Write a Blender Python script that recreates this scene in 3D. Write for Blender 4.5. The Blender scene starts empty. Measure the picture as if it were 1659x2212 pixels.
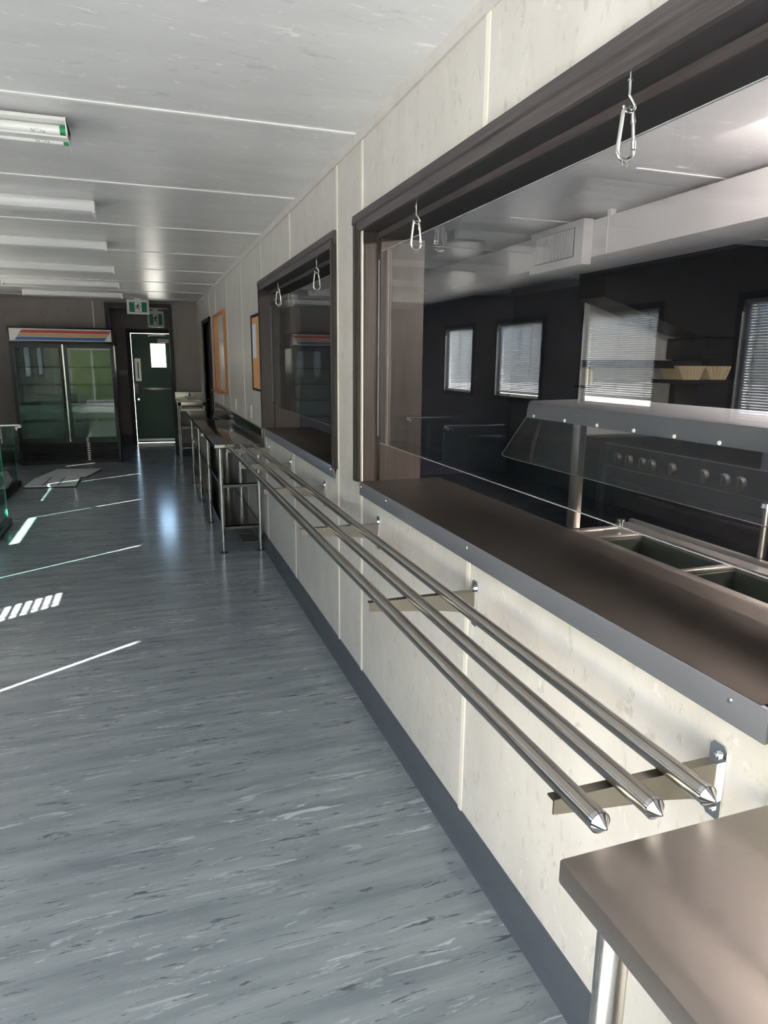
import bpy, bmesh, math, random
from mathutils import Vector, Matrix
random.seed(7)
S = 0.89                      # all lengths below are in 0.89 m units; a last pass turns them into metres
sc = bpy.context.scene
COL = sc.collection
PI = math.pi

# ------------------------------------------------------------------ camera, light, exposure
YAW, PITCH, ROLL, FPX = .335784, -.217203, .0090444, 1466.65
fwd = Vector((math.sin(YAW)*math.cos(PITCH), math.cos(YAW)*math.cos(PITCH), math.sin(PITCH)))
rgt = Vector((math.cos(YAW), -math.sin(YAW), 0)); upv = rgt.cross(fwd)
r2 = rgt*math.cos(ROLL)+upv*math.sin(ROLL); u2 = -rgt*math.sin(ROLL)+upv*math.cos(ROLL)
cam = bpy.data.objects.new('camera', bpy.data.cameras.new('camera')); COL.objects.link(cam)
cam.matrix_world = Matrix(((r2.x,u2.x,-fwd.x,-1.0),(r2.y,u2.y,-fwd.y,0.0),(r2.z,u2.z,-fwd.z,1.75),(0,0,0,1)))
cam.data.sensor_fit = 'VERTICAL'; cam.data.sensor_height = 36; cam.data.sensor_width = 27
cam.data.lens = FPX/2212*36; cam.data.clip_start = .02
sc.camera = cam

w = bpy.data.worlds.new('sky'); sc.world = w; w.use_nodes = True
nt = w.node_tree; bg = nt.nodes['Background']
sky = nt.nodes.new('ShaderNodeTexSky'); sky.sky_type = 'NISHITA'; sky.sun_disc = False
SUN = Vector((1, .67, -.79)).normalized()
sky.sun_elevation = math.asin(-SUN.z); sky.sun_rotation = math.atan2(-SUN.x, -SUN.y)
nt.links.new(sky.outputs[0], bg.inputs[0]); bg.inputs[1].default_value = .42
sun = bpy.data.objects.new('sun', bpy.data.lights.new('sun', 'SUN')); COL.objects.link(sun)
sun.data.energy = 30.0; sun.data.angle = .009; sun.data.color = (1, .93, .84)
sun.rotation_euler = SUN.to_track_quat('-Z', 'Y').to_euler()
sc.view_settings.view_transform = 'Standard'; sc.view_settings.look = 'None'
sc.view_settings.exposure = 2.15; sc.view_settings.gamma = 1; sc.view_settings.use_curve_mapping = False
sc.cycles.max_bounces = 14; sc.cycles.diffuse_bounces = 7; sc.cycles.glossy_bounces = 6
sc.cycles.transparent_max_bounces = 24; sc.cycles.transmission_bounces = 8
sc.cycles.sample_clamp_indirect = 8

# ------------------------------------------------------------------ materials
def srgb(r, g, b):
    f = lambda c: ((c/255+.055)/1.055)**2.4 if c > 10 else c/255/12.92
    return (f(r), f(g), f(b), 1)
def mat(name, col, rough=.5, metal=0, **k):
    m = bpy.data.materials.new(name); m.use_nodes = True
    p = m.node_tree.nodes['Principled BSDF']
    p.inputs['Base Color'].default_value = srgb(*col); p.inputs['Roughness'].default_value = rough
    p.inputs['Metallic'].default_value = metal
    for a, b in k.items(): p.inputs[a.replace('_', ' ')].default_value = b
    m.diffuse_color = srgb(*col)
    return m
class N:
    def __init__(s, m): s.t = m.node_tree; s.p = s.t.nodes['Principled BSDF']
    def n(s, typ, **k):
        o = s.t.nodes.new(typ)
        for a, b in k.items():
            if a in o.inputs.keys(): o.inputs[a].default_value = b
            else: setattr(o, a, b)
        return o
    def l(s, a, b): s.t.links.new(a, b)
    def coord(s, scale, rot=(0,0,0)):
        t = s.n('ShaderNodeTexCoord'); mp = s.n('ShaderNodeMapping'); mp.inputs['Scale'].default_value = scale
        mp.inputs['Rotation'].default_value = rot
        s.l(t.outputs['Object'], mp.inputs[0]); return mp.outputs[0]
    def noise(s, vec, sc_, det=4, rough=.5, dist=0):
        o = s.n('ShaderNodeTexNoise'); o.inputs['Scale'].default_value = sc_; o.inputs['Detail'].default_value = det
        o.inputs['Roughness'].default_value = rough; o.inputs['Distortion'].default_value = dist
        s.l(vec, o.inputs['Vector']); return o.outputs['Fac']
    def ramp(s, fac, stops):
        o = s.n('ShaderNodeValToRGB'); e = o.color_ramp.elements
        while len(e) < len(stops): e.new(.5)
        for x, (pos, c) in zip(e, stops): x.position = pos; x.color = c
        s.l(fac, o.inputs[0]); return o.outputs[0]
    def mix(s, fac, a, b, mode='MIX'):
        o = s.n('ShaderNodeMix', data_type='RGBA', blend_type=mode)
        if isinstance(fac, float): o.inputs[0].default_value = fac
        else: s.l(fac, o.inputs[0])
        for i, v in ((6, a), (7, b)):
            if isinstance(v, tuple): o.inputs[i].default_value = v
            else: s.l(v, o.inputs[i])
        return o.outputs[2]
    def bump(s, h, strength, dist=.01):
        o = s.n('ShaderNodeBump'); o.inputs['Strength'].default_value = strength; o.inputs['Distance'].default_value = dist
        s.l(h, o.inputs['Height']); s.l(o.outputs[0], s.p.inputs['Normal'])

W1, K1 = (1,1,1,1), (0,0,0,1)
# floor: blue grey vinyl with streaks that run across the room
M_floor = mat('vinyl_floor', (118,126,134), .17, Specular_IOR_Level=.5)
q = N(M_floor)
v = q.coord((1.0, 9.0, 1))
big = q.noise(v, 1.6, 5, .6, .0)
c = q.ramp(big, [(.3, srgb(120,129,137)), (.7, srgb(154,161,167))])
v2 = q.coord((2.8, 22, 1), (0,0,.004)); s1 = q.noise(v2, 1.7, 8, .72, .9)
lt = q.ramp(s1, [(.575, K1), (.61, W1)])
reg = q.ramp(q.noise(q.coord((.7, 2.2, 1)), 1.5, 3), [(.38, K1), (.62, W1)])
lt2 = q.mix(1.0, lt, reg, 'MULTIPLY')
c = q.mix(lt2, c, srgb(190,196,200))
v3 = q.coord((3.2, 26, 1), (0,0,-.003)); s2 = q.noise(v3, 1.9, 8, .72, .9)
dk = q.ramp(s2, [(.375, W1), (.42, K1)])
c = q.mix(dk, c, srgb(90,98,106))
q.l(c, q.p.inputs['Base Color'])



def vinyl_panel(name, base, spot, pale, rough, mapping, pos=.33):
    m = mat(name, base, rough, Specular_IOR_Level=.5); q = N(m)
    b = q.ramp(q.noise(q.coord(tuple(x*.25 for x in mapping)), 2, 4), [(.3, srgb(*[x-7 for x in base])), (.7, srgb(*[min(255, x+5) for x in base]))])
    s = q.noise(q.coord(mapping), 2.2, 6, .7, .6); f = q.ramp(s, [(pos-.04, W1), (pos+.045, K1)])
    c = q.mix(f, b, srgb(*spot))
    s = q.noise(q.coord(tuple(x*1.1+1 for x in mapping)), 2.3, 6, .7, .8); f = q.ramp(s, [(.60, K1), (.66, W1)])
    c = q.mix(f, c, srgb(*pale)); q.l(c, q.p.inputs['Base Color'])
    q.bump(q.noise(q.coord(mapping), 8, 4), .05, .003)
    return m
M_wall = vinyl_panel('wall_vinyl', (200,197,193), (180,177,171), (212,209,204), .34, (13, 13, 6.5), .385)
M_wallg = vinyl_panel('grey_wall_vinyl', (150,140,135), (136,127,122), (160,151,146), .42, (6, 6, 2.5), .36)
M_ceil = vinyl_panel('ceiling_vinyl', (226,226,228), (206,207,211), (250,250,250), .3, (3.0, 11, 5), .36)
M_strip = mat('cream_joint_strip', (228,224,213), .45)
M_cstrip = mat('white_joint_strip', (246,246,244), .4)
M_base = mat('cove_vinyl', (78,84,92), .42)
def wood(name, a, b, scale, rough=.45):
    m = mat(name, a, rough); q = N(m)
    s = q.noise(q.coord(scale), 2, 6, .62, .4); c = q.ramp(s, [(.3, srgb(*a)), (.7, srgb(*b))])
    q.l(c, q.p.inputs['Base Color']); q.bump(s, .15, .004); return m
M_dark = wood('dark_timber_along', (50,46,48), (84,78,79), (40, 1.2, 40))
M_headshade = mat('shaded_head_timber', (40,39,41), .5)  # timber of the opening head, with the shade of its underside put into the colour
M_darkv = wood('dark_timber_upright', (36,32,30), (60,53,48), (40, 40, 1.2))
M_frame = mat('dark_door_frame', (46,47,50), .5)
def steel(name, col, rough, scale, amt=.02, metal=1.0):
    m = mat(name, col, rough, metal); q = N(m)
    s = q.noise(q.coord(scale), 3, 3)
    r = q.ramp(s, [(.3, (rough-amt,)*3+(1,)), (.7, (rough+amt,)*3+(1,))]); q.l(r, q.p.inputs['Roughness'])
    return m
M_ss = steel('brushed_steel', (176,172,168), .3, (90, 2, 90))
M_top = steel('satin_steel_top', (168,160,154), .42, (3, 60, 3))
M_bench = steel('polished_steel_top', (128,124,120), .14, (60, 2, 60), .01)
M_counter = steel('dark_steel_counter', (84,79,75), .5, (70, 2, 3), .02)
M_apron = steel('blue_grey_steel_apron', (150,154,164), .45, (40, 2, 40), .02, .75)
M_rail = steel('rail_steel', (190,184,176), .22, (120, 3, 120), .05)
M_leg = steel('leg_steel', (200,196,190), .25, (60, 60, 2), .05)
M_brk = mat('bracket_steel', (138,133,124), .32, 1)
M_beam = mat('beam_steel', (140,142,146), .42, 1)
M_chrome = mat('chrome', (215,217,218), .1, 1)
M_zinc = mat('zinc_plate', (196,202,200), .24, 1)
M_black = mat('black_enamel', (22,23,25), .35)
M_blackm = mat('black_plastic', (24,24,26), .6)
M_white = mat('white_enamel', (238,238,236), .35)
M_whitep = mat('white_plastic', (235,235,232), .4)
M_tube = mat('frosted_tube', (246,246,244), .2)
M_diff = mat('diffuser', (228,229,232), .3)
M_green = mat('green_door_paint', (8,88,68), .35)
M_sgreen = mat('exit_green', (0,122,84), .4)
M_capg = mat('green_cap', (28,140,84), .4)
M_cork = wood('cork', (196,140,92), (222,168,116), (60, 60, 60), .85)
M_oak = mat('orange_oak', (196,128,72), .45)
M_board = mat('whiteboard', (225,228,232), .15)
M_paper = mat('paper', (214,220,236), .7)
M_duct = mat('white_duct_paint', (222,220,222), .4)
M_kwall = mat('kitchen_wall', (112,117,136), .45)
M_kgrey = mat('kitchen_partition', (205,208,210), .5)
M_dsteel = mat('dark_kitchen_steel', (54,56,62), .4, .8)
M_cream = mat('cream_plastic', (178,166,136), .35)
M_well = mat('well_liner', (104,110,104), .3, .8)
M_int = mat('fridge_lining', (196,206,202), .4)
M_edgegleam = mat('acrylic_edge_gleam', (160,162,166), .4)  # light caught along the screen edges, painted as a pale tone
M_gedge = mat('green_glass_edge', (60,160,130), .3)
M_basin = mat('lit_basin_steel', (222,216,200), .3, .5)  # steel lightened to imitate the light falling on the basin
M_grass = mat('concrete_yard', (176,172,164), .9)
M_leaf = wood('hedge_leaves', (74,92,44), (138,150,84), (9, 9, 9), .8)
M_red, M_yel, M_blue = mat('red_ink', (186,66,62), .4), mat('ochre_ink', (204,160,104), .4), mat('blue_ink', (54,104,172), .4)
M_ink = mat('black_ink', (40,44,42), .6)
def thin_glass(name, tint, ior=1.5, rough=0):
    m = bpy.data.materials.new(name); m.use_nodes = True; t = m.node_tree; t.nodes.clear()
    o = t.nodes.new('ShaderNodeOutputMaterial'); mx = t.nodes.new('ShaderNodeMixShader')
    fr = t.nodes.new('ShaderNodeFresnel'); fr.inputs[0].default_value = ior
    ge = t.nodes.new('ShaderNodeNewGeometry'); io = t.nodes.new('ShaderNodeMix'); io.data_type = 'FLOAT'
    io.inputs[2].default_value = ior; io.inputs[3].default_value = 1/ior      # same reflectance on both faces of a thin sheet
    t.links.new(ge.outputs['Backfacing'], io.inputs[0]); t.links.new(io.outputs[0], fr.inputs[0])
    tr = t.nodes.new('ShaderNodeBsdfTransparent'); tr.inputs[0].default_value = tint
    gl = t.nodes.new('ShaderNodeBsdfGlossy'); gl.inputs['Roughness'].default_value = rough
    t.links.new(fr.outputs[0], mx.inputs[0]); t.links.new(tr.outputs[0], mx.inputs[1]); t.links.new(gl.outputs[0], mx.inputs[2])
    t.links.new(mx.outputs[0], o.inputs[0]); return m
M_pane = thin_glass('window_glass', (.97,.98,.97,1), 1.45)
M_acr = thin_glass('acrylic', (.93,.94,.95,1), 1.52, .004)
M_fgl = thin_glass('fridge_glass', (.74,.79,.77,1), 1.5)
M_ggl = thin_glass('green_glass', (.88,.975,.94,1), 1.5)
# blind slats: thin white plastic that lets some light through
M_slat = bpy.data.materials.new('slat_white'); M_slat.use_nodes = True
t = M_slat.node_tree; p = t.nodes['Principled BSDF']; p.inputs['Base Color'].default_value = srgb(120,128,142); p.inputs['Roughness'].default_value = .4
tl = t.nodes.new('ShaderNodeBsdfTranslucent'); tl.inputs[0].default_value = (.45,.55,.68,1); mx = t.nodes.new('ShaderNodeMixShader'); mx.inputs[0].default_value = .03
t.links.new(p.outputs[0], mx.inputs[1]); t.links.new(tl.outputs[0], mx.inputs[2]); t.links.new(mx.outputs[0], t.nodes['Material Output'].inputs[0])
M_lamp = bpy.data.materials.new('lit_tube'); M_lamp.use_nodes = True
p = M_lamp.node_tree.nodes['Principled BSDF']; p.inputs['Emission Color'].default_value = (1, .86, .78, 1); p.inputs['Emission Strength'].default_value = 85

# ------------------------------------------------------------------ builders (world coordinates; stored relative to the thing's origin)
def box(bm, x0, x1, y0, y1, z0, z1, bev=0):
    g = bmesh.ops.create_cube(bm, size=1)
    bmesh.ops.scale(bm, vec=(abs(x1-x0), abs(y1-y0), abs(z1-z0)), verts=g['verts'])
    bmesh.ops.translate(bm, vec=((x0+x1)/2, (y0+y1)/2, (z0+z1)/2), verts=g['verts'])
    if bev:
        es = list({e for v_ in g['verts'] for e in v_.link_edges})
        bmesh.ops.bevel(bm, geom=es, offset=bev, segments=2, affect='EDGES', profile=.5)
def cyl(bm, a, b, r, rb=None, seg=16, caps=True):
    a, b = Vector(a), Vector(b); d = b-a
    g = bmesh.ops.create_cone(bm, cap_ends=caps, segments=seg, radius1=r, radius2=r if rb is None else rb, depth=d.length)
    m = d.to_track_quat('Z', 'Y').to_matrix().to_4x4(); m.translation = (a+b)/2
    bmesh.ops.transform(bm, matrix=m, verts=g['verts'])
def prism(bm, pts, axis, a, b):
    """polygon pts in the plane across `axis`, run from a to b along it"""
    def P(u, v_, t_): return {'x': (t_, u, v_), 'y': (u, t_, v_), 'z': (u, v_, t_)}[axis]
    A = [bm.verts.new(P(u, v_, a)) for u, v_ in pts]; B = [bm.verts.new(P(u, v_, b)) for u, v_ in pts]
    n = len(pts); bm.faces.new(A); bm.faces.new(B[::-1])
    for i in range(n): bm.faces.new((A[i], B[i], B[(i+1) % n], A[(i+1) % n]))
    bmesh.ops.recalc_face_normals(bm, faces=bm.faces)
def tube(bm, pts, r, seg=10, closed=False):
    pts = [Vector(p_) for p_ in pts]; n = len(pts); rings = []
    up = None
    for i in range(n):
        a = pts[i-1] if (i or closed) else pts[0]; b = pts[(i+1) % n] if (i < n-1 or closed) else pts[-1]
        d = (b-a).normalized()
        if up is None:
            up = d.orthogonal().normalized()
        up = (up-d*up.dot(d)).normalized(); s_ = d.cross(up)
        rings.append([bm.verts.new(pts[i]+r*(math.cos(2*PI*k/seg)*up+math.sin(2*PI*k/seg)*s_)) for k in range(seg)])
    for i in range(n if closed else n-1):
        R0, R1 = rings[i], rings[(i+1) % n]
        for k in range(seg): bm.faces.new((R0[k], R0[(k+1) % seg], R1[(k+1) % seg], R1[k]))
    if not closed: bm.faces.new(rings[0][::-1]); bm.faces.new(rings[-1])
    bmesh.ops.recalc_face_normals(bm, faces=bm.faces)
def smooth(me, ang=.6):
    for f in me.polygons: f.use_smooth = True
    me.set_sharp_from_angle(angle=ang)
def make(name, fn, m, parent=None, label=None, org=None, loc=None):
    bm = bmesh.new(); fn(bm)
    o_ = org if org is not None else (parent['_org'] if parent else (0,0,0))
    bmesh.ops.translate(bm, vec=-Vector(o_), verts=bm.verts)
    me = bpy.data.meshes.new(name); bm.to_mesh(me); bm.free(); smooth(me)
    me.materials.append(m)
    o = bpy.data.objects.new(name, me); COL.objects.link(o)
    if parent: o.parent = parent; o['_org'] = tuple(o_)
    else: o.location = o_; o['_org'] = tuple(o_)
    if label: o['label'] = label
    return o
def thing(name, label, cat, org, group=None):
    o = bpy.data.objects.new(name, None); COL.objects.link(o); o.location = org; o['_org'] = tuple(org)
    o.empty_display_size = .1; o['label'] = label; o['category'] = cat
    if group: o['group'] = group
    return o
def solo(name, fn, m, label, cat, org=(0,0,0), group=None):
    o = make(name, fn, m, org=org); o['label'] = label; o['category'] = cat
    if group: o['group'] = group
    return o
def struct(name, fn, m, label=None):
    o = make(name, fn, m); o['kind'] = 'structure'; o['label'] = label or name.replace('_', ' '); return o
def Bx(*a, **k): return lambda bm: box(bm, *a, **k)
def multi(boxes): return lambda bm: [box(bm, *b) for b in boxes]
def copy_tree(root, loc, label, parent=None):
    c_ = root.copy(); COL.objects.link(c_)
    if parent: c_.parent = parent
    else: c_.location = loc; c_['label'] = label
    for ch in [x for x in bpy.data.objects if x.parent == root and x is not c_]: copy_tree(ch, None, None, c_)
    return c_

H = 2.775; XL = -3.95; YB = -4.5; YF = 13.35; XK = 4.6; T = .13
# ------------------------------------------------------------------ the setting
floor = struct('floor', Bx(XL-.2, XK+.2, YB-.2, 15.8, -.1, 0), M_floor, 'blue grey streaked vinyl floor')
ceiling = struct('ceiling', Bx(XL-.2, XK+.2, YB-.2, 15.8, H+.012, H+.15), M_ceil, 'white ceiling of wide panels with raised joint strips')
cj = [3.283+1.355*i for i in range(-6, 8)]
for a, b in zip([YB]+cj, cj+[YF]):
    make('ceiling_panel', Bx(XL, 0, a+.004, b-.004, H, H+.012), M_ceil, ceiling)
    make('ceiling_panel', Bx(T, XK, a+.004, b-.004, H, H+.012), M_ceil, ceiling)
for y in cj:
    make('joint_strip', Bx(XL, 0, y-.011, y+.011, H-.005, H), M_cstrip, ceiling)
    make('joint_strip', Bx(T, XK, y-.011, y+.011, H-.005, H), M_cstrip, ceiling)

# right wall with two servery openings and a dark doorway
OP = [(-1.0, 3.22, 1.148, 2.362), (3.72, 6.12, 1.148, 2.362), (10.95, 12.2, 0, 2.33)]
def cut_rects(y0, y1, z0, z1, ops):
    ys = sorted({y0, y1} | {v_ for o in ops for v_ in o[:2] if y0 < v_ < y1}); out = []
    for a, b in zip(ys, ys[1:]):
        hit = [o for o in ops if o[0] <= a+1e-6 and o[1] >= b-1e-6]
        if not hit: out.append((a, b, z0, z1)); continue
        o = hit[0]
        if o[2] > z0: out.append((a, b, z0, min(z1, o[2])))
        if o[3] < z1: out.append((a, b, max(z0, o[3]), z1))
    return out
def wallcore(x0, x1, y0, y1, ops): return multi([(x0, x1, a, b, c_, d) for a, b, c_, d in cut_rects(y0, y1, 0, H+.01, ops)])
wall_right = struct('wall_right', wallcore(.006, T, YB, YF, OP), M_wall, 'cream patterned panel wall with two long servery openings')
wj = [-2.89, -1.67, -.45, .768, 1.986, 3.205, 3.645, 4.865, 6.085, 7.37, 8.70, 10.0, 10.93, 12.3]
for a, b in zip([YB]+wj, wj+[YF]):
    rs = cut_rects(a+.002, b-.002, .1, H-.045, OP)
    if rs: make('wall_panel', multi([(0, .006, *r) for r in rs]), M_wall, wall_right)
for y in wj:
    rs = cut_rects(y-.012, y+.012, .13, H-.045, [o for o in OP if o[0] < y-.02 and o[1] > y+.02])
    make('joint_strip', multi([(-.004, .001, *r) for r in rs]), M_strip, wall_right)
make('cornice_strip', Bx(-.012, .006, YB, YF, H-.047, H), M_wall, wall_right)
def cove(x0, sgn, y0, y1):
    pts = [(x0, 0), (x0-sgn*.022, 0), (x0-sgn*.019, .008), (x0-sgn*.011, .025), (x0-sgn*.006, .05), (x0-sgn*.006, .146), (x0, .15)]
    return lambda bm: prism(bm, pts, 'y', y0, y1)
struct('baseboard_right', cove(0, 1, YB, 10.93), M_base, 'grey cove baseboard under the servery wall')
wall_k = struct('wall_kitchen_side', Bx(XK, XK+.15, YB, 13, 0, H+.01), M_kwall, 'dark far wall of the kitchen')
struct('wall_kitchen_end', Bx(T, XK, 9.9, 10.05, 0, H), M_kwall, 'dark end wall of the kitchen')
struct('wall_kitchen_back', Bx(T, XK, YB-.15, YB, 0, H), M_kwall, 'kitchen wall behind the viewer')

# left wall, windows with blinds
WZ0, WZ1 = 1.262, 2.335
WIN = [(10.24, 11.32), (8.17, 9.43), (5.95, 7.27), (3.58, 4.90), (1.15, 2.47), (-4.2, -.9)]
OPL = [(a, b, WZ0 if i < 5 else .3, WZ1) for i, (a, b) in enumerate(WIN)]
wall_left = struct('wall_left', wallcore(XL-.12, XL, YB, YF, OPL), M_wallg, 'grey panel wall with windows')
struct('baseboard_left', cove(XL, -1, YB, YF), M_base, 'grey cove baseboard under the windows')
for i, (a, b, z0, z1) in enumerate(OPL):
    wn = struct('window_%d' % (i+1), multi([(XL-.1, XL+.015, a-.05, a+.012, z0-.05, z1+.05), (XL-.1, XL+.015, b-.012, b+.05, z0-.05, z1+.05),
        (XL-.1, XL+.015, a, b, z1-.012, z1+.05), (XL-.1, XL+.015, a, b, z0-.05, z0+.012)]), M_frame, 'dark framed window in the left wall')
    make('sash', multi([(XL-.09, XL-.06, a+.01, a+.05, z0, z1), (XL-.09, XL-.06, b-.05, b-.01, z0, z1), (XL-.09, XL-.06, a, b, z0+.005, z0+.045),
        (XL-.09, XL-.06, a, b, z1-.045, z1-.005)]), M_whitep, wn)
    make('pane', Bx(XL-.078, XL-.073, a+.03, b-.03, z0+.02, z1-.02), M_pane, wn)
    pl = bpy.data.objects.new('skylight', bpy.data.lights.new('skylight', 'AREA')); COL.objects.link(pl)
    pl.data.shape = 'RECTANGLE'; pl.data.size = (b-a)*S; pl.data.size_y = (z1-z0)*S; pl.data.cycles.is_portal = True
    pl.location = (XL-.13, (a+b)/2, (z0+z1)/2); pl.rotation_euler = Vector((1,0,0)).to_track_quat('-Z', 'Z').to_euler()

BL = ['white venetian blind on the far window of the left wall', 'white venetian blind on the second window from the end wall',
      'white venetian blind hanging short of the sill with a bright gap below', 'white venetian blind with half open slats reflected at the right edge of the screen',
      'white venetian blind on the window beside the viewer']
for i in range(5):
    a, b = WIN[i]; gap = [.02, .06, .11, .006, .0][i]; tilt = [46, 47, 46, 45, 50][i]
    xb = XL-.028
    r = thing('venetian_blind', BL[i], 'blind', (xb, (a+b)/2, WZ1), 'venetian blinds on the left wall')
    make('headrail', Bx(xb-.016, xb+.016, a+.014, b-.014, WZ1-.045, WZ1), M_whitep, r)
    make('bottom_rail', Bx(xb-.013, xb+.013, a+.0535, b-.0535, WZ0+gap, WZ0+gap+.014, bev=.002), M_whitep, r)
    for u in (.12, .5, .88):
        y = a+(b-a)*u
        make('ladder_cord', multi([(xb-.0145, xb-.013, y-.005, y+.005, WZ0+gap, WZ1-.03), (xb+.013, xb+.0145, y-.005, y+.005, WZ0+gap, WZ1-.03)]), M_whitep, r)
    zt, zb = WZ1-.055, WZ0+gap+.025; n = int((zt-zb)/.0245)
    def slat(bm):
        ct, st = math.cos(math.radians(tilt)), math.sin(math.radians(tilt)); rows = []
        for k in range(5):
            u = -.0145+.029*k/4; v_ = .0022*(1-(u/.0145)**2)
            x = u*ct-v_*st; z = u*st+v_*ct          # inner edge up, outer edge down
            rows.append([bm.verts.new((xb+x, a+.0535, z+WZ1)), bm.verts.new((xb+x, b-.0535, z+WZ1))])
        for k in range(4): bm.faces.new((rows[k][0], rows[k][1], rows[k+1][1], rows[k+1][0]))
    s0 = make('slat', slat, M_slat, r); s0.location = (0, 0, zt-WZ1)
    if i == 3:                                   # a few slats cut short to throw sun stripes on the floor
        sh_ = make('slat', slat, M_slat, r)
        for v_ in sh_.data.vertices:
            if v_.co.y < 0: v_.co.y += .33
        sh_.location = (0, 0, zt-WZ1-(zt-zb)*20/n)
    for k in range(1, n+1):
        s_ = (sh_ if i == 3 and 20 <= k <= 32 and k % 2 == 0 else s0).copy(); COL.objects.link(s_); s_.location = (0, 0, zt-WZ1-(zt-zb)*k/n)
    if i == 1:
        make('tilt_wand', lambda bm: cyl(bm, (xb+.03, a+.28, WZ1-.04), (xb+.03, a+.28, WZ0+.25), .005, seg=8), M_whitep, r)

# wall behind the viewer with a glazed door
wall_back = struct('wall_back', multi([(XL, -3.75, YB-.12, YB, 0, H), (-3.75, -2.05, YB-.12, YB, 2.2, H), (-2.05, 0, YB-.12, YB, 0, H)]), M_wall, 'wall behind the viewer')
dr = struct('door_2', multi([(-3.75, -3.69, YB-.1, YB-.04, .02, 2.2), (-2.11, -2.05, YB-.1, YB-.04, .02, 2.2), (-3.69, -2.11, YB-.1, YB-.04, 2.12, 2.2), (-3.69, -2.11, YB-.1, YB-.04, .02, .16), (-2.93, -2.87, YB-.1, YB-.04, .16, 2.12)]), M_whitep, 'glazed door behind the viewer')
make('pane', multi([(-3.69, -2.93, YB-.075, YB-.069, .16, 2.12), (-2.87, -2.11, YB-.075, YB-.069, .16, 2.12)]), M_pane, dr)
pl = bpy.data.objects.new('skylight', bpy.data.lights.new('skylight', 'AREA')); COL.objects.link(pl)
pl.data.shape = 'RECTANGLE'; pl.data.size = 1.7*S; pl.data.size_y = 2.1*S; pl.data.cycles.is_portal = True
pl.location = (-2.9, YB-.13, 1.15); pl.rotation_euler = Vector((0,1,0)).to_track_quat('-Z', 'Z').to_euler()

# far wall, wide opening to a vestibule with the green door
OX0, OX1 = -1.575, -.455
far = struct('wall_far', multi([(XL, OX0, YF, YF+.12, 0, H+.01), (OX1, .13, YF, YF+.12, 0, H+.01), (OX0, OX1, YF, YF+.12, 2.73, H+.01)]), M_wallg, 'grey panel wall at the far end')
for x in (-2.9, -1.768): make('joint_strip', Bx(x-.01, x+.01, YF-.005, YF, .15, H-.02), M_strip if x > -2 else M_wallg, far)
struct('baseboard_far', multi([(XL, OX0-.07, YF-.012, YF, 0, .15), (OX1+.07, 0, YF-.012, YF, 0, .15)]), M_base, 'dark baseboard of the far wall')
tr = struct('trim_3', Bx(OX0-.005, OX0+.06, YF-.02, YF+.14, 0, 2.735), M_frame, 'dark frame of the vestibule opening')
make('frame_post', Bx(OX1-.06, OX1+.005, YF-.02, YF+.14, 0, 2.735), M_frame, tr)
make('frame_head', Bx(OX0+.06, OX1-.06, YF-.02, YF+.14, 2.665, 2.735), M_frame, tr)
VB = 15.5
vw = struct('wall_vestibule', multi([(-2.4, -1.215, VB, VB+.12, 0, H+.01), (-.42, .1, VB, VB+.12, 0, H+.01), (-1.215, -.42, VB, VB+.12, 2.30, H+.01)]), M_wallg, 'grey wall around the green door')
struct('wall_vestibule_left', Bx(-2.52, -2.4, YF+.12, VB, 0, H+.01), M_wallg, 'left side of the vestibule')
struct('wall_vestibule_right', Bx(-.40, -.28, YF+.14, VB, 0, H+.01), M_wallg, 'right side of the vestibule')
struct('baseboard_vestibule', Bx(-2.4, -1.3, VB-.012, VB, 0, .2), M_base, 'dark baseboard in the vestibule')
tr = struct('trim_4', Bx(-1.30, -1.215, VB-.03, VB+.13, 0, 2.38), M_frame, 'dark frame of the green door')
make('frame_head', Bx(-1.215, -.42, VB-.03, VB+.13, 2.30, 2.38), M_frame, tr)
make('frame_post', Bx(-.42, -.403, VB-.03, VB+.13, 0, 2.38), M_frame, tr)
# green door: hinged on the right, a little ajar
ang = math.radians(2.2); hx, hy = -.428, VB+.06
def rotd(fn):
    def g(bm):
        fn(bm); bmesh.ops.rotate(bm, cent=(hx, hy, 0), matrix=Matrix.Rotation(-ang, 3, 'Z'), verts=bm.verts)
    return g
d = struct('door_1', rotd(multi([(-1.207, -.83, VB+.04, VB+.08, .008, 2.29), (-.53, hx, VB+.04, VB+.08, .008, 2.29), (-.83, -.53, VB+.04, VB+.08, 2.09, 2.285), (-.83, -.53, VB+.04, VB+.08, .008, 1.6)])), M_green, 'green exit door with a small bright window, slightly ajar')
make('window_pane', rotd(Bx(-.83, -.53, VB+.057, VB+.062, 1.6, 2.09)), M_pane, d)
make('pull_plate', rotd(Bx(-1.165, -1.045, VB+.032, VB+.04, 1.31, 1.78)), M_ss, d)
def pull(bm): tube(bm, [(-1.10, VB+.04, 1.38), (-1.10, VB-.01, 1.38), (-1.10, VB-.01, 1.70), (-1.10, VB+.04, 1.70)], .011, 8)
make('pull_handle', rotd(pull), M_chrome, d)
make('latch_case', rotd(Bx(-1.19, -1.115, VB-.03, VB+.04, 1.05, 1.27, bev=.006)), M_whitep, d)
make('push_bar', rotd(Bx(-1.115, -.44, VB-.02, VB+.035, 1.12, 1.18, bev=.006)), M_ss, d)
make('kick_strip', rotd(Bx(-1.19, hx-.005, VB+.03, VB+.04, .04, .085)), M_ss, d)
make('door_closer', rotd(Bx(-.68, -.45, VB-.02, VB+.04, 2.11, 2.19, bev=.006)), M_whitep, d)
make('closer_arm', rotd(multi([(-.86, -.5, VB-.01, VB+.0, 2.245, 2.26), (-.86, -.84, VB-.01, VB+.04, 2.225, 2.26)])), M_ss, d)
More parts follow.
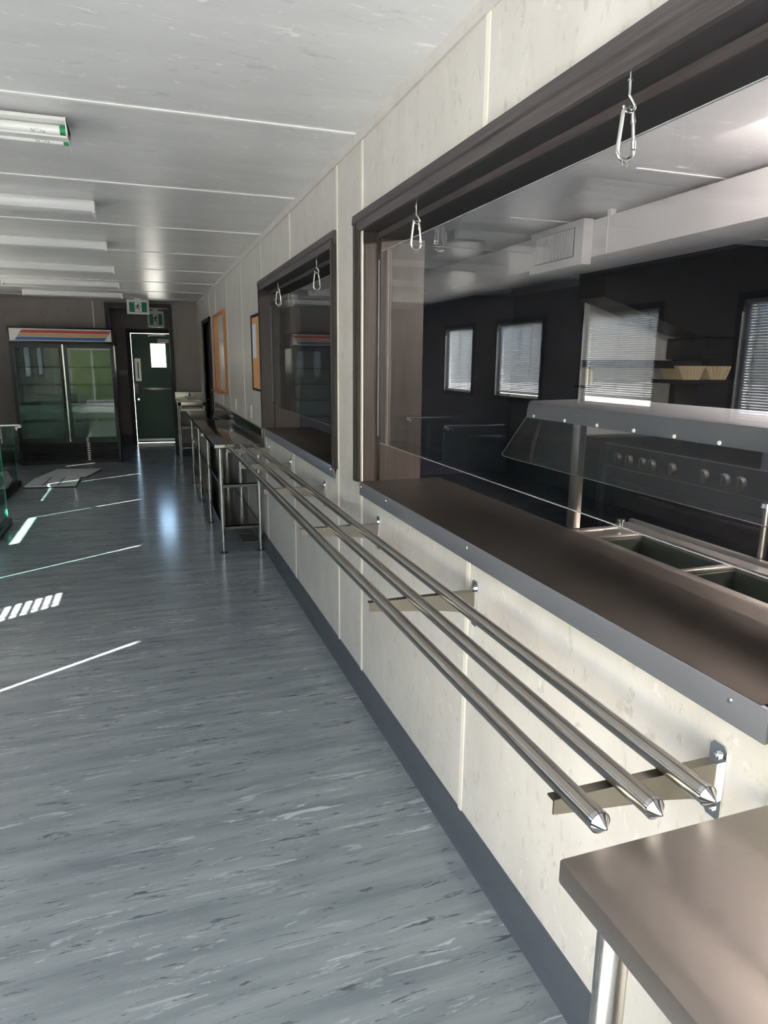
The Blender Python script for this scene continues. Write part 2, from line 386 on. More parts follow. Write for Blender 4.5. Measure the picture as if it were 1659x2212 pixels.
make('lock', rotd(lambda bm: cyl(bm, (-1.13, VB+.02, .93), (-1.13, VB+.045, .93), .022)), M_chrome, d)
pl = bpy.data.objects.new('skylight', bpy.data.lights.new('skylight', 'AREA')); COL.objects.link(pl)
pl.data.shape = 'RECTANGLE'; pl.data.size = .9*S; pl.data.size_y = 2.3*S; pl.data.cycles.is_portal = True
pl.location = (-.82, VB+.3, 1.15); pl.rotation_euler = Vector((0,-1,0)).to_track_quat('-Z', 'Z').to_euler()
sw = thing('switch_plate', 'pale double switch plate left of the green door', 'switch', (-1.40, VB-.001, 1.42))
make('plate', Bx(-1.49, -1.315, VB-.012, VB, 1.42, 1.535, bev=.003), M_whitep, sw)
make('rocker', multi([(-1.45, -1.42, VB-.018, VB-.01, 1.455, 1.5), (-1.385, -1.355, VB-.018, VB-.01, 1.455, 1.5)]), M_whitep, sw)

# outside
struct('ground', Bx(-60, 60, -60, 60, -.4, -.11), M_grass, 'pale yard outside the building')
def hedge(bm):
    for k in range(26):
        g = bmesh.ops.create_icosphere(bm, subdivisions=3, radius=.9+random.random()*.5)
        bmesh.ops.scale(bm, vec=(1, .8, 1.1+random.random()*.5), verts=g['verts'])
        for v_ in g['verts']: v_.co += v_.co*random.uniform(-.09, .09)
        bmesh.ops.translate(bm, vec=(-9+k*.42, -11+random.uniform(-.5, .5), .5+random.random()*.6), verts=g['verts'])
solo('hedge', hedge, M_leaf, 'leafy green hedge outside the door behind the viewer', 'hedge')

# ------------------------------------------------------------------ servery openings: timber lining and trims
def opening(idx, y0, y1, lab):
    zt, zb, tw = 2.343, 1.162, .077
    t_ = struct('trim_%d' % idx, lambda bm: prism(bm, [(0, zt+tw), (-.022, zt+tw), (-.026, zt+tw*.55), (-.02, zt+tw*.45), (-.02, zt+.02), (-.016, zt+.01), (-.016, zt), (0, zt)], 'y', y0-tw, y1+tw), M_dark, lab)
    for ya, yb in ((y0-tw, y0), (y1, y1+tw)):
        make('side_trim', multi([(-.02, 0, ya, yb, zb, zt+.01), (-.025, -.019, ya+.022, yb-.032, zb, zt+tw*.5), (-.023, -.019, ya+.052, yb-.012, zb, zt+tw*.2)]), M_darkv, t_)
    make('head_lining', Bx(0, .082, y0, y1, zt, zt+.02), M_headshade, t_)
    make('head_stop', Bx(.088, .228, y0, y1, zt-.024, zt+.02), M_headshade, t_)
    make('stop_bead', Bx(.082, .0885, y0, y1, zt-.0245, zt), M_dark, t_)
    make('side_lining', Bx(0, .225, y1-.002, y1+.03, 1.14, zt), M_darkv, t_)
    make('side_stop', Bx(.09, .31, y1-.022, y1-.002, 1.168, zt-.024), M_darkv, t_)
    make('side_lining', Bx(0, .42, y0-.03, y0+.002, 1.14, zt), M_darkv, t_)
    return t_
opening(1, -1.0, 3.218, 'dark timber surround of the near servery opening')
opening(2, 3.725, 6.118, 'dark timber surround of the far servery opening')
tr = struct('trim_5', multi([(-.02, .13, 12.2, 12.27, 0, 2.4), (-.02, .13, 10.88, 10.95, 0, 2.4), (-.02, .13, 10.88, 12.27, 2.33, 2.4)]), M_frame, 'dark frame of the doorway in the right wall')
dd = struct('door_3', Bx(.05, .09, 10.95, 12.2, 0, 2.33), M_blackm, 'dark closed door in the right wall beside the board')
make('door_handle', lambda bm: (cyl(bm, (.05, 12.1, 1.1), (0, 12.1, 1.1), .01), cyl(bm, (0, 12.1, 1.1), (0, 11.97, 1.1), .009)), M_chrome, dd)

def screen(y0, y1, label, corners=True):
    r = .03; z0, z1 = 1.367, 2.243
    def f(bm):
        pts = []
        for (cy, cz, a0) in ((y1-r, z0+r, -90), (y1-r, z1-r, 0), (y0+r, z1-r, 90), (y0+r, z0+r, 180)):
            for k in range(5):
                a = math.radians(a0+90*k/4); pts.append((cy+r*math.cos(a), cz+r*math.sin(a)))
        prism(bm, pts, 'x', .063, .069)
    def e(bm):
        for (ya, yb, za, zb) in ((y0+r, y1-r, z1, z1+.0022), (y0+r, y1-r, z0-.0012, z0), (y1, y1+.0012, z0+r, z1-r)): box(bm, .0632, .0688, ya, yb, za, zb)
    g = solo('acrylic_screen', f, M_acr, label, 'screen', (.066, (y0+y1)/2, z0), 'clear acrylic screens in the servery openings')
    make('edge_gleam', e, M_edgegleam, g)
    return g
screen(-.9, 3.155, 'long clear acrylic screen hanging in the near servery opening')
screen(3.745, 6.06, 'shorter clear acrylic screen hanging in the far servery opening')
def bolt(bm, x, y, z, r=.006): cyl(bm, (x, y, z), (x-.004, y, z), r, r*.7, seg=10)
def worktop(y0, y1, label, scr):
    r = thing('servery_counter', label, 'counter', (.2, (y0+y1)/2, 1.10))
    make('worktop', Bx(-.012, .42, y0, y1, 1.150, 1.168, bev=.002), M_counter, r, 'dark satin steel top')
    make('front_apron', Bx(-.014, -.004, y0-.018 if y0 > 0 else y0, y1, 1.10, 1.1665, bev=.0012), M_apron, r)
    for y in scr: make('screw', lambda bm: bolt(bm, -.014, y, 1.145), M_chrome, r)
    return r
worktop(.812, 3.2, 'long dark steel counter with a blue grey front lip in the near opening', [.875, 1.98, 2.80, 3.17])
worktop(3.725, 6.08, 'steel counter with a thin front lip in the far opening', [3.76, 4.9])
# the near opening runs on towards the viewer above a closed lower part
struct('trim_6', Bx(-.004, .42, -1.0, .80, 1.10, 1.166), M_darkv, 'timber sill of the near opening beside the viewer')

# ------------------------------------------------------------------ carabiners on screw hooks
def carabiner(y, x, label):
    o = (x, y, 2.343)
    r = thing('carabiner_hook', label, 'hook', o, 'carabiners on screw hooks')
    make('screw_hook', lambda bm: (tube(bm, [(x, y, 2.343), (x, y, 2.325)], .0022, 8),
        tube(bm, [(x, y, 2.325), (x+.001, y, 2.305), (x-.001, y-.002, 2.296), (x+.006, y-.003, 2.288), (x+.012, y-.004, 2.279), (x+.012, y-.004, 2.272), (x+.006, y-.003, 2.265), (x-.002, y-.002, 2.264), (x-.009, y, 2.268), (x-.012, y, 2.277)], .0033, 10),
        cyl(bm, (x, y, 2.327), (x, y, 2.324), .0055, seg=10)), M_zinc, r)
    P = []
    def arc(cx, cz, rad, a0, a1, n):
        for k in range(n+1):
            a = math.radians(a0+(a1-a0)*k/n); P.append((cx+rad*math.cos(a), cz+rad*math.sin(a)))
    arc(0, 2.192, .020, 0, -180, 10)         # wide lower bow
    arc(0, 2.262, .0125, 180, 0, 8)          # narrow top bow
    body = [(x+u, y, z) for u, z in P]
    def b(bm):
        tube(bm, body + [(x+.0135, y, 2.252)], .0042, 10)
        cyl(bm, (x+.0135, y, 2.252), (x+.0145, y, 2.245), .0056, seg=10)
    make('ring_body', b, M_zinc, r)
    make('gate', lambda bm: (tube(bm, [(x+.0145, y, 2.247), (x+.0185, y, 2.208)], .0036, 10), cyl(bm, (x+.0185, y, 2.211), (x+.0198, y, 2.196), .0052, seg=10)), M_zinc, r)
    make('wire_loop', lambda bm: tube(bm, [(x+.007*math.cos(a), y-.003, 2.166+.009*math.sin(a)) for a in [2*PI*k/12 for k in range(12)]], .0010, 6, True), M_zinc, r)
for y, x, l in ((1.315, -.008, 'zinc carabiner nearest the viewer, hanging from the near opening'), (2.565, .014, 'zinc carabiner near the left corner of the near opening'),
                (4.16, .013, 'zinc carabiner on the right in the far opening'), (5.42, .016, 'small zinc carabiner at the left of the far opening')): carabiner(y, x, l)

# ------------------------------------------------------------------ tray slide: three rails on wall brackets
ts = thing('tray_slide', 'tray slide of three long steel tubes on wall brackets below the counters', 'tray rail', (-.2, 3.4, .9))
RX = (-.352, -.244, -.133)
for x in RX:
    rl = make('rail', lambda bm: cyl(bm, (x, .795, 1.03), (x, 5.95, 1.03), .0185, seg=32), M_rail, ts)
    make('rail_cap', lambda bm: (cyl(bm, (x, .789, 1.03), (x, .796, 1.03), .0192, seg=28), cyl(bm, (x, .772, 1.03), (x, .789, 1.03), .002, .0175, seg=28)), M_chrome, rl)
for y in (.885, 1.92, 2.925, 3.945, 4.96, 5.9):
    def arm(bm):
        top = [(-.375, 1.0085), (-.04, 1.0085), (-.004, 1.0085+.002)]
        low = [(-.004, .925), (-.03, .93), (-.07, .947), (-.13, .958), (-.375, .984)]
        prism(bm, top+low, 'y', y-.002, y+.002)
        box(bm, -.375, -.02, y-.002, y+.02, 1.0085, 1.0125)
    ar = make('bracket', arm, M_brk, ts)
    make('wall_plate', lambda bm: prism(bm, [(y-.006, .888), (y+.006+.016, .888), (y+.03, .898), (y+.03, 1.035), (y+.022, 1.045), (y-.002, 1.045), (y-.01, 1.035), (y-.01, .898)], 'x', -.005, -.0005), M_chrome, ar)
    [make('bolt', lambda bm: (cyl(bm, (-.005, y+.01, z), (-.010, y+.01, z), .0085, seg=6), cyl(bm, (-.009, y+.01, z), (-.014, y+.01, z), .005, .004, seg=10)), M_chrome, ar) for z in (1.02, .908)]
    [make('rail_screw', lambda bm: cyl(bm, (x, y+.012, 1.0), (x, y+.012, 1.0085), .006, seg=8), M_chrome, ar) for x in RX]

# ------------------------------------------------------------------ stainless benches
def leg(parent, x, y, ztop, r=.022, foot=True):
    l = make('leg', lambda bm: cyl(bm, (x, y, .07), (x, y, ztop), r, seg=20), M_leg, parent)
    make('foot', lambda bm: cyl(bm, (x, y, .008), (x, y, .07), r*.62, seg=14), M_chrome, l)
    make('foot_plate', lambda bm: cyl(bm, (x, y, 0), (x, y, .009), r*1.9, r*1.6, seg=18), M_black, l)
    return l
def top_shell(x0, x1, y0, y1, z, th=.038):
    def f(bm):
        box(bm, x0, x1, y0, y1, z-th, z, bev=.0045)
    return f
b1 = thing('steel_bench', 'long stainless steel bench with two undershelves against the right wall', 'bench', (-.22, 8.3, 0))
make('bench_top', top_shell(-.445, -.004, 6.205, 8.87, 1.015), M_bench, b1)
make('bench_top', top_shell(-.445, -.004, 8.88, 10.55, 1.015), M_bench, b1)
make('splashback', Bx(-.02, -.004, 6.205, 10.55, 1.013, 1.148, bev=.003), M_bench, b1)
for y in (6.262, 7.55, 8.845, 10.16): leg(b1, -.393, y, .98)
for y in (6.262, 7.55, 8.845, 10.16): leg(b1, -.048, y, .98)
for z in (.65, .255):
    make('undershelf', lambda bm: (box(bm, -.395, -.045, 6.25, 10.17, z-.01, z), box(bm, -.375, -.065, 6.25, 6.256, z-.036, z), box(bm, -.398, -.392, 6.27, 10.16, z-.036, z), box(bm, -.052, -.046, 6.27, 10.16, z-.036, z)), M_bench, b1)
make('leg_bracket', Bx(-.46, -.40, 7.52, 7.58, .955, .98, bev=.003), M_whitep, b1)
b2 = thing('steel_table', 'satin stainless steel table in the near right corner', 'table', (-.22, .1, 0))
make('table_top', top_shell(-.449, -.03, -1.25, .756, 1.015, .042), M_top, b2)
for x, y in ((-.39, .69), (-.08, .69), (-.39, -1.18), (-.08, -1.18)): leg(b2, x, y, .98, .0245)
make('undershelf', Bx(-.40, -.07, -1.18, .69, .24, .26), M_bench, b2)

# hand basin bench in the corner
hb = thing('hand_basin', 'stainless hand basin on tall legs in the far right corner', 'basin', (-.24, 12.5, 0))
make('basin_top', lambda bm: (box(bm, -.49, -.01, 12.2, 12.26, .985, 1.055, bev=.006), box(bm, -.49, -.43, 12.2, 12.95, .985, 1.055), box(bm, -.07, -.01, 12.2, 12.95, .985, 1.055), box(bm, -.49, -.01, 12.87, 12.95, .985, 1.055),
     box(bm, -.44, -.06, 12.24, 12.9, .90, .93), box(bm, -.44, -.425, 12.24, 12.9, .92, 1.0), box(bm, -.075, -.06, 12.24, 12.9, .92, 1.0)), M_basin, hb)
make('splashback', Bx(-.49, -.01, 12.93, 12.955, 1.04, 1.19, bev=.004), M_basin, hb)
make('tap', lambda bm: (cyl(bm, (-.25, 12.85, 1.05), (-.25, 12.85, 1.12), .02), tube(bm, [(-.25, 12.85, 1.1), (-.25, 12.84, 1.16), (-.25, 12.78, 1.18), (-.25, 12.7, 1.16), (-.25, 12.68, 1.12)], .012, 8),
     cyl(bm, (-.30, 12.86, 1.09), (-.20, 12.86, 1.09), .012), cyl(bm, (-.31, 12.86, 1.10), (-.31, 12.86, 1.13), .016), cyl(bm, (-.19, 12.86, 1.10), (-.19, 12.86, 1.13), .016)), M_chrome, hb)
for x, y in ((-.455, 12.24), (-.045, 12.24), (-.455, 12.9), (-.045, 12.9)): leg(hb, x, y, .99, .018)
make('undershelf', multi([(-.45, -.05, 12.25, 12.9, .60, .62), (-.45, -.05, 12.25, 12.9, .25, .27)]), M_ss, hb)

# ------------------------------------------------------------------ boards, paper, switches
wb = thing('combination_board', 'orange framed board, half cork and half whiteboard, beside the dark doorway', 'board', (0, 9.57, 1.33))
make('cork_face', Bx(-.012, -.004, 9.66, 10.23, 1.36, 2.33), M_cork, wb)
make('whiteboard_face', Bx(-.014, -.004, 8.95, 9.66, 1.36, 2.33), M_board, wb)
make('frame', multi([(-.028, -.002, 8.88, 8.95, 1.33, 2.37), (-.028, -.002, 10.23, 10.28, 1.33, 2.37), (-.028, -.002, 8.95, 10.23, 2.33, 2.37), (-.028, -.002, 8.95, 10.23, 1.33, 1.36)]), M_oak, wb)
make('pen_tray', Bx(-.085, -.01, 9.2, 10.3, 1.325, 1.345), M_oak, wb)
make('pin', lambda bm: [cyl(bm, (-.012, 10.0+dy, z), (-.024, 10.0+dy, z), .008, seg=8) for dy, z in ((0, 1.78), (.06, 1.86), (-.05, 1.9), (.03, 1.7))], M_chrome, wb)
cb = thing('cork_board', 'small black framed cork board left of the far opening', 'board', (0, 6.45, 1.48))
make('cork_face', Bx(-.01, -.003, 6.215, 6.66, 1.50, 2.14), M_cork, cb)
make('frame', multi([(-.018, -.002, 6.197, 6.215, 1.48, 2.165), (-.018, -.002, 6.66, 6.685, 1.48, 2.165), (-.018, -.002, 6.2, 6.68, 2.14, 2.165), (-.018, -.002, 6.2, 6.68, 1.48, 1.50)]), M_blackm, cb)
solo('paper_sheet', Bx(-.0125, -.0105, 6.42, 6.63, 1.775, 2.08), M_paper, 'plain pale sheet pinned to the small cork board', 'paper', (-.011, 6.52, 1.775))
def switch(y, z0, z1, w_, lab, cat='switch'):
    s_ = thing('switch_plate', lab, cat, (0, y, z0)); make('plate', Bx(-.009, -.0005, y-w_/2, y+w_/2, z0, z1, bev=.002), M_whitep, s_)
    make('rocker', Bx(-.013, -.008, y-.012, y+.012, (z0+z1)/2-.02, (z0+z1)/2+.02, bev=.001), M_whitep, s_)
switch(6.92, 1.185, 1.315, .08, 'white switch plate below the small cork board, nearest the opening')
switch(8.12, 1.185, 1.315, .08, 'white switch plate in the middle of the row above the bench')
switch(9.47, 1.18, 1.30, .08, 'white switch plate under the orange framed board')
s_ = switch(12.9, 1.15, 1.30, .1, 'white switch plate in the corner beside the dark doorway')

# floor vent under the bench
fv = thing('floor_vent', 'pale metal floor vent under the end of the bench', 'vent', (-.104, 6.73, 0))
make('vent_frame', multi([(-.18, -.027, 6.565, 6.585, 0, .006), (-.18, -.027, 6.875, 6.895, 0, .006), (-.18, -.165, 6.585, 6.875, 0, .006), (-.042, -.027, 6.585, 6.875, 0, .006)]), M_ss, fv)
for k in range(9): make('vane', Bx(-.165, -.042, 6.592+k*.032, 6.610+k*.032, .001, .005), M_ss, fv)

# ------------------------------------------------------------------ dining ceiling lights
def batten(y, label, open_=False):
    x0, x1, zt = -2.655, -1.235, H
    r = thing('ceiling_light', label, 'light', ((x0+x1)/2, y, H), 'batten lights across the ceiling')
    if not open_:
        make('backing_tray', Bx(x0+.01, x1-.01, y-.075, y+.075, H-.022, H-.0005, bev=.003), M_white, r)
        def dif(bm): prism(bm, [(y-.088, H-.018), (y-.085, H-.045), (y-.070, H-.068), (y-.03, H-.078), (y+.03, H-.078), (y+.070, H-.068), (y+.085, H-.045), (y+.088, H-.018)], 'x', x0+.018, x1-.018)
        make('diffuser', dif, M_diff, r)
        for a, b in ((x0, x0+.02), (x1-.02, x1)): make('end_cap', Bx(a, b, y-.09, y+.09, H-.082, H-.005, bev=.004), M_whitep, r)
    else:
        make('backing_tray', lambda bm: prism(bm, [(y-.05, H-.001), (y-.05, H-.02), (y-.115, H-.02), (y-.115, H-.034), (y-.04, H-.04), (y-.03, H-.078), (y+.03, H-.078), (y+.04, H-.04), (y+.12, H-.034), (y+.12, H-.02), (y+.05, H-.02), (y+.05, H-.001)], 'x', x0, x1-.012), M_white, r)
        for yy in (y-.078, y+.072):
            tb = make('fluorescent_tube', lambda bm: cyl(bm, (x0+.05, yy, H-.063), (x1-.038, yy, H-.063), .0185, seg=18), M_tube, r)
            make('green_end_cap', lambda bm: cyl(bm, (x1-.04, yy, H-.063), (x1-.016, yy, H-.063), .0192, seg=18), M_capg, tb)
            cu = bpy.data.curves.new('maker_mark', 'FONT'); cu.body = 'PHILIPS'; cu.size = .017; cu.align_x = 'CENTER'; cu.align_y = 'CENTER'; cu.space_character = 1.05
            tmp = bpy.data.objects.new('tmp', cu); COL.objects.link(tmp); bpy.context.view_layer.update()
            me = bpy.data.meshes.new_from_object(tmp.evaluated_get(bpy.context.evaluated_depsgraph_get())); bpy.data.objects.remove(tmp)
            # printed on the tube face that looks down and towards the viewer, upside down as seen from the room
            a = math.radians(48)
            for v_ in me.vertices:
                u, t_ = v_.co.x, v_.co.y; th = a-t_/.0185
                v_.co = Vector((x1-.125-u, yy-.0188*math.sin(th), H-.063-.0188*math.cos(th)))-Vector(r['_org'])
            me.materials.append(M_ink); mo = bpy.data.objects.new('maker_mark', me); COL.objects.link(mo); mo.parent = tb
        make('end_plate', lambda bm: prism(bm, [(y-.115, H-.018), (y-.10, H-.07), (y-.09, H-.084), (y+.09, H-.09), (y+.15, H-.10), (y+.12, H-.018)], 'x', x1-.016, x1-.012), M_white, r)
        make('end_plate', lambda bm: prism(bm, [(y-.115, H-.018), (y-.10, H-.07), (y-.09, H-.084), (y+.09, H-.09), (y+.12, H-.018)], 'x', x0+.012, x0+.016), M_white, r)
    return r
nm = ['second', 'third', 'fourth', 'fifth']
batten(3.57, 'ceiling batten nearest the viewer, open with two bare green capped tubes', True)
for k, y in enumerate((5.25, 6.93, 8.65, 10.36)): batten(y, 'white covered ceiling batten, %s from the viewer' % nm[k])
batten(12.0, 'white covered ceiling batten closest to the far wall')
batten(1.95, 'white covered ceiling batten above and behind the picture edge')

# ------------------------------------------------------------------ exit signs
def man(bm, ox, y, oz, s):
    P = lambda pts: prism(bm, [(ox+a*s, oz+b*s) for a, b in pts], 'y', y-.0025, y)
    cyl(bm, (ox+.08*s, y, oz+.80*s), (ox+.08*s, y-.003, oz+.80*s), .09*s, seg=12)
    P([(-.1, .68), (.08, .70), (.12, .62), (.02, .36), (-.14, .36), (-.16, .5)])          # trunk
    P([(.06, .68), (.34, .56), (.40, .42), (.34, .40), (.28, .50), (.06, .58)])           # front arm
    P([(-.1, .68), (-.30, .58), (-.38, .40), (-.31, .38), (-.24, .52), (-.08, .58)])      # back arm
    P([(-.12, .40), (.02, .40), (.16, .24), (.12, -.02), (.24, -.04), (.24, -.12), (.04, -.12), (.06, .18)])   # front leg
    P([(-.14, .42), (-.02, .36), (-.16, .12), (-.42, .10), (-.42, .18), (-.22, .20)])     # back leg
def exit_sign(cx, y, z0, w_, h_, label, top):
    r = thing('exit_sign', label, 'sign', (cx, y, z0))
    make('sign_body', Bx(cx-w_/2, cx+w_/2, y, y+.05, z0, z0+h_, bev=.004), M_white, r)
    make('green_panel', Bx(cx-w_*.39, cx+w_*.39, y-.003, y, z0+h_*.14, z0+h_*.82), M_sgreen, r)
    make('white_doorway', Bx(cx-w_*.15, cx+w_*.16, y-.005, y-.002, z0+h_*.16, z0+h_*.80), M_white, r)
    make('running_figure', lambda bm: man(bm, cx, y-.004, z0+h_*.30, h_*.50), mat('figure_green', (8,60,44), .5), r)
    if top: make('mount', Bx(cx-.05, cx+.05, y+.01, y+.04, z0+h_, H), M_white, r)
exit_sign(-1.02, 12.9, 2.522, .365, .24, 'green running figure exit sign under the ceiling before the opening', True)
exit_sign(-.715, 14.2, 2.365, .30, .30, 'second running figure exit sign hanging inside the vestibule', True)

# ------------------------------------------------------------------ two door display fridge
fx0, fx1, fy, fd, ft = -3.03, -1.455, 12.62, .66, 2.262
fr = thing('display_fridge', 'black two door glass fridge with a red, ochre and blue striped header', 'fridge', ((fx0+fx1)/2, fy, 0))
make('cabinet', multi([(fx0, fx0+.05, fy+.05, fy+fd, .0, ft), (fx1-.05, fx1, fy+.05, fy+fd, .0, ft), (fx0, fx1, fy+.05, fy+fd, 1.98, ft), (fx0, fx1, fy+fd-.04, fy+fd, .0, ft), (fx0, fx1, fy+.05, fy+fd, .0, .36)]), M_black, fr)
make('lining', multi([(fx0+.05, fx0+.06, fy+.06, fy+fd-.04, .36, 1.98), (fx1-.06, fx1-.05, fy+.06, fy+fd-.04, .36, 1.98), (fx0+.06, fx1-.06, fy+fd-.05, fy+fd-.04, .36, 1.98), (fx0+.06, fx1-.06, fy+.06, fy+fd-.05, .36, .37), (fx0+.06, fx1-.06, fy+.06, fy+fd-.05, 1.97, 1.98)]), M_int, fr)
hd = make('header', Bx(fx0-.005, fx1+.005, fy-.01, fy+.06, 2.015, ft, bev=.004), M_black, fr)
make('header_sign', Bx(fx0+.03, fx1-.02, fy-.016, fy-.009, 2.04, ft-.03), M_whitep, hd)
for k, m in enumerate((M_blue, M_yel, M_red)):
    z = 2.052+k*.056; sl = .045*k
    make('stripe', lambda bm: prism(bm, [(fx0+.10+sl*.85, z), (fx1-.13+sl*.85, z), (fx1-.13+sl*.85+.04, z+.05), (fx0+.10+sl*.85+.04, z+.05)], 'y', fy-.020, fy-.0155), m, hd)
mid = (fx0+fx1)/2
for a, b, lab in ((fx0+.005, mid-.012, 'left'), (mid+.012, fx1-.005, 'right')):
    dr = make('door', multi([(a, a+.05, fy-.005, fy+.045, .385, 1.99), (b-.05, b, fy-.005, fy+.045, .385, 1.99), (a+.05, b-.05, fy-.005, fy+.045, 1.93, 1.99), (a+.05, b-.05, fy-.005, fy+.045, .385, .45)]), M_black, fr)
    make('glass', Bx(a+.05, b-.05, fy+.01, fy+.02, .45, 1.93), M_fgl, dr)
    hx_ = b-.025 if lab == 'right' else b-.02
    make('handle', Bx(hx_-.014, hx_+.014, fy-.035, fy-.004, .95, 1.45, bev=.005), M_blackm, dr)
make('centre_strip', Bx(mid-.011, mid+.011, fy+.02, fy+.05, .385, 1.99), M_chrome, fr)
for z in (.72, 1.03, 1.33, 1.62):
    def sh(bm):
        for k in range(26): x = fx0+.07+k*(fx1-fx0-.14)/25; box(bm, x-.003, x+.003, fy+.10, fy+fd-.06, z, z+.006)
        for y in (fy+.10, fy+.35, fy+fd-.07): box(bm, fx0+.065, fx1-.065, y-.005, y+.005, z-.008, z)
        box(bm, fx0+.065, fx1-.065, fy+.092, fy+.098, z-.012, z+.014)
    make('wire_shelf', sh, M_dsteel, fr)
for k in range(8): make('grille_slat', Bx(fx0+.04, fx1-.04, fy+.0, fy+.05, .06+k*.038, .082+k*.038), M_blackm, fr)
make('grille_frame', multi([(fx0, fx0+.04, fy+.0, fy+.05, .03, .38), (fx1-.04, fx1, fy+.0, fy+.05, .03, .38), (fx0, fx1, fy+.0, fy+.05, .355, .385)]), M_black, fr)

# flat white shelf panels left on the floor in front of the fridge
def quad(bm, pts, z0, z1): prism(bm, pts, 'z', z0, z1)
p1 = thing('loose_panel', 'white panel with two dark cross lines lying flat on the floor, nearer the viewer', 'panel', (-2.33, 10.7, 0))
make('panel_sheet', lambda bm: quad(bm, [(-2.66, 10.36), (-2.0, 10.28), (-1.99, 11.0), (-2.61, 11.1)], .012, .03), M_diff, p1)
for u in (.34, .64): make('groove', lambda bm: quad(bm, [(-2.66+.66*u, 10.36-.08*u), (-2.645+.66*u, 10.36-.08*u), (-2.595+.62*u, 11.1-.1*u), (-2.61+.62*u, 11.1-.1*u)], .03, .0315), M_dsteel, p1)
make('panel_edge', lambda bm: quad(bm, [(-2.67, 10.34), (-1.99, 10.26), (-1.98, 11.0), (-2.61, 11.1)], .0, .012), M_blackm, p1)
p2 = thing('loose_panel', 'plain white panel lying flat on the floor, closer to the fridge', 'panel', (-2.15, 11.5, 0))
make('panel_sheet', lambda bm: quad(bm, [(-2.58, 11.16), (-1.93, 11.06), (-1.74, 11.78), (-2.40, 11.92)], .012, .03), M_diff, p2)
make('panel_edge', lambda bm: quad(bm, [(-2.58, 11.15), (-1.92, 11.05), (-1.73, 11.78), (-2.40, 11.92)], .0, .012), M_blackm, p2)

# ------------------------------------------------------------------ glass display counters by the left wall
def display(y0, y1, ybar, lab, x1):
    x0 = -3.3
    r = thing('display_counter', lab, 'display counter', ((x0+x1)/2, (y0+y1)/2, 0), 'glass display counters by the windows')
    make('plinth', Bx(x0, x1+.03, y0-.02, y1+.03, 0, .075, bev=.006), M_blackm, r)
    make('base_deck', Bx(x0+.02, x1-.02, y0+.02, y1-.02, .075, .09), M_dsteel, r)
    make('back_panel', Bx(x0, x0+.01, y0, y1, .075, .88), M_ggl, r)
    make('glass_side', Bx(x1-.008, x1, y0, y1, .075, .88), M_ggl, r)
    for y in (y0, y1-.008): make('glass_end', Bx(x0+.02, x1-.008, y, y+.008, .075, .88), M_ggl, r)
    make('glass_shelf', Bx(x0+.03, x1-.30, y0+.02, y1-.02, .48, .488), M_ggl, r)
    make('glass_edge', multi([(x1-.009, x1+.001, y-.004, y+.004, .09, .88) for y in (y0, y1)]), M_gedge, r)
    make('top', Bx(x0-.01, x1+.01, y0-.01, y1+.01, .88, .89), M_ggl, r)
    make('rail_post', lambda bm: cyl(bm, (x1-.1, ybar, .885), (x1-.1, ybar, .955), .01), M_chrome, r)
    rl = make('hand_rail', lambda bm: cyl(bm, (x0, ybar, .955), (-2.49, ybar, .955), .016, seg=14), M_chrome, r)
    make('rail_bracket', lambda bm: prism(bm, [(-2.52, .955), (-2.47, .975), (-2.445, .95), (-2.46, .925), (-2.49, .93), (-2.50, .90), (-2.51, .90)], 'y', ybar-.012, ybar+.012), M_whitep, rl)
display(5.6, 8.03, 7.96, 'glass display counter on a dark plinth at the left picture edge', -2.47)
display(9.22, 10.6, 9.29, 'glass display counter farther back toward the fridge', -2.76)

# ------------------------------------------------------------------ kitchen behind the screens
bh = struct('trim_7', Bx(T, 1.12, YB, 9.9, 2.6, H), M_ceil, 'lowered bulkhead along the servery wall')
du = thing('air_duct', 'large white boxed air duct hung below the kitchen ceiling', 'duct', (2.35, 3, 2.5))
make('duct_run', Bx(2.05, 2.55, -2, 9.8, 2.49, 2.735, bev=.004), M_duct, du)
make('duct_seam', multi([(2.045, 2.05, 4.16, 4.175, 2.49, 2.735)]), M_duct, du)
make('hanger', Bx(2.05, 2.09, 4.14, 4.18, 2.735, H), M_duct, du)
gr = make('grille_box', Bx(1.97, 2.05, 4.33, 5.03, 2.44, 2.745, bev=.004), M_duct, du)
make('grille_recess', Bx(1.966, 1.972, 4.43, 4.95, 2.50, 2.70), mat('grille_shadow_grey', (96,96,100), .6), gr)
for k in range(17):
    y = 4.445+k*.0305; make('vane', Bx(1.958, 1.972, y-.008, y+.009, 2.505, 2.695), M_duct, gr)
for k, (y, x0) in enumerate(((5.07, 2.75), (7.1, 2.95), (8.9, 3.0))):
    r = thing('kitchen_light', 'unlit kitchen batten light, %s behind the duct' % ['nearest', 'middle one', 'farthest'][k], 'light', (3.4, y, H))
    make('light_body', Bx(x0, 3.95, y-.06, y+.06, H-.06, H, bev=.004), M_white, r)
    make('diffuser', Bx(x0+.02, 3.93, y-.05, y+.05, H-.075, H-.06, bev=.003), M_diff, r)
kl = thing('kitchen_light', 'lit kitchen batten light, added unseen beyond the right picture edge', 'light', (1.75, 1.4, H))  # unseen lamp, added to give the glow on kitchen ceiling and duct
make('light_body', Bx(1.68, 1.82, .6, 2.15, 2.49, 2.53, bev=.004), M_white, kl)
for y in (1.0, 1.95): make('hanger_rod', lambda bm: cyl(bm, (1.75, y, 2.53), (1.75, y, H), .006), M_white, kl)
for x in (1.66, 1.84): make('lit_tube', lambda bm: cyl(bm, (x, .66, 2.52), (x, 2.1, 2.52), .018), M_lamp, kl)

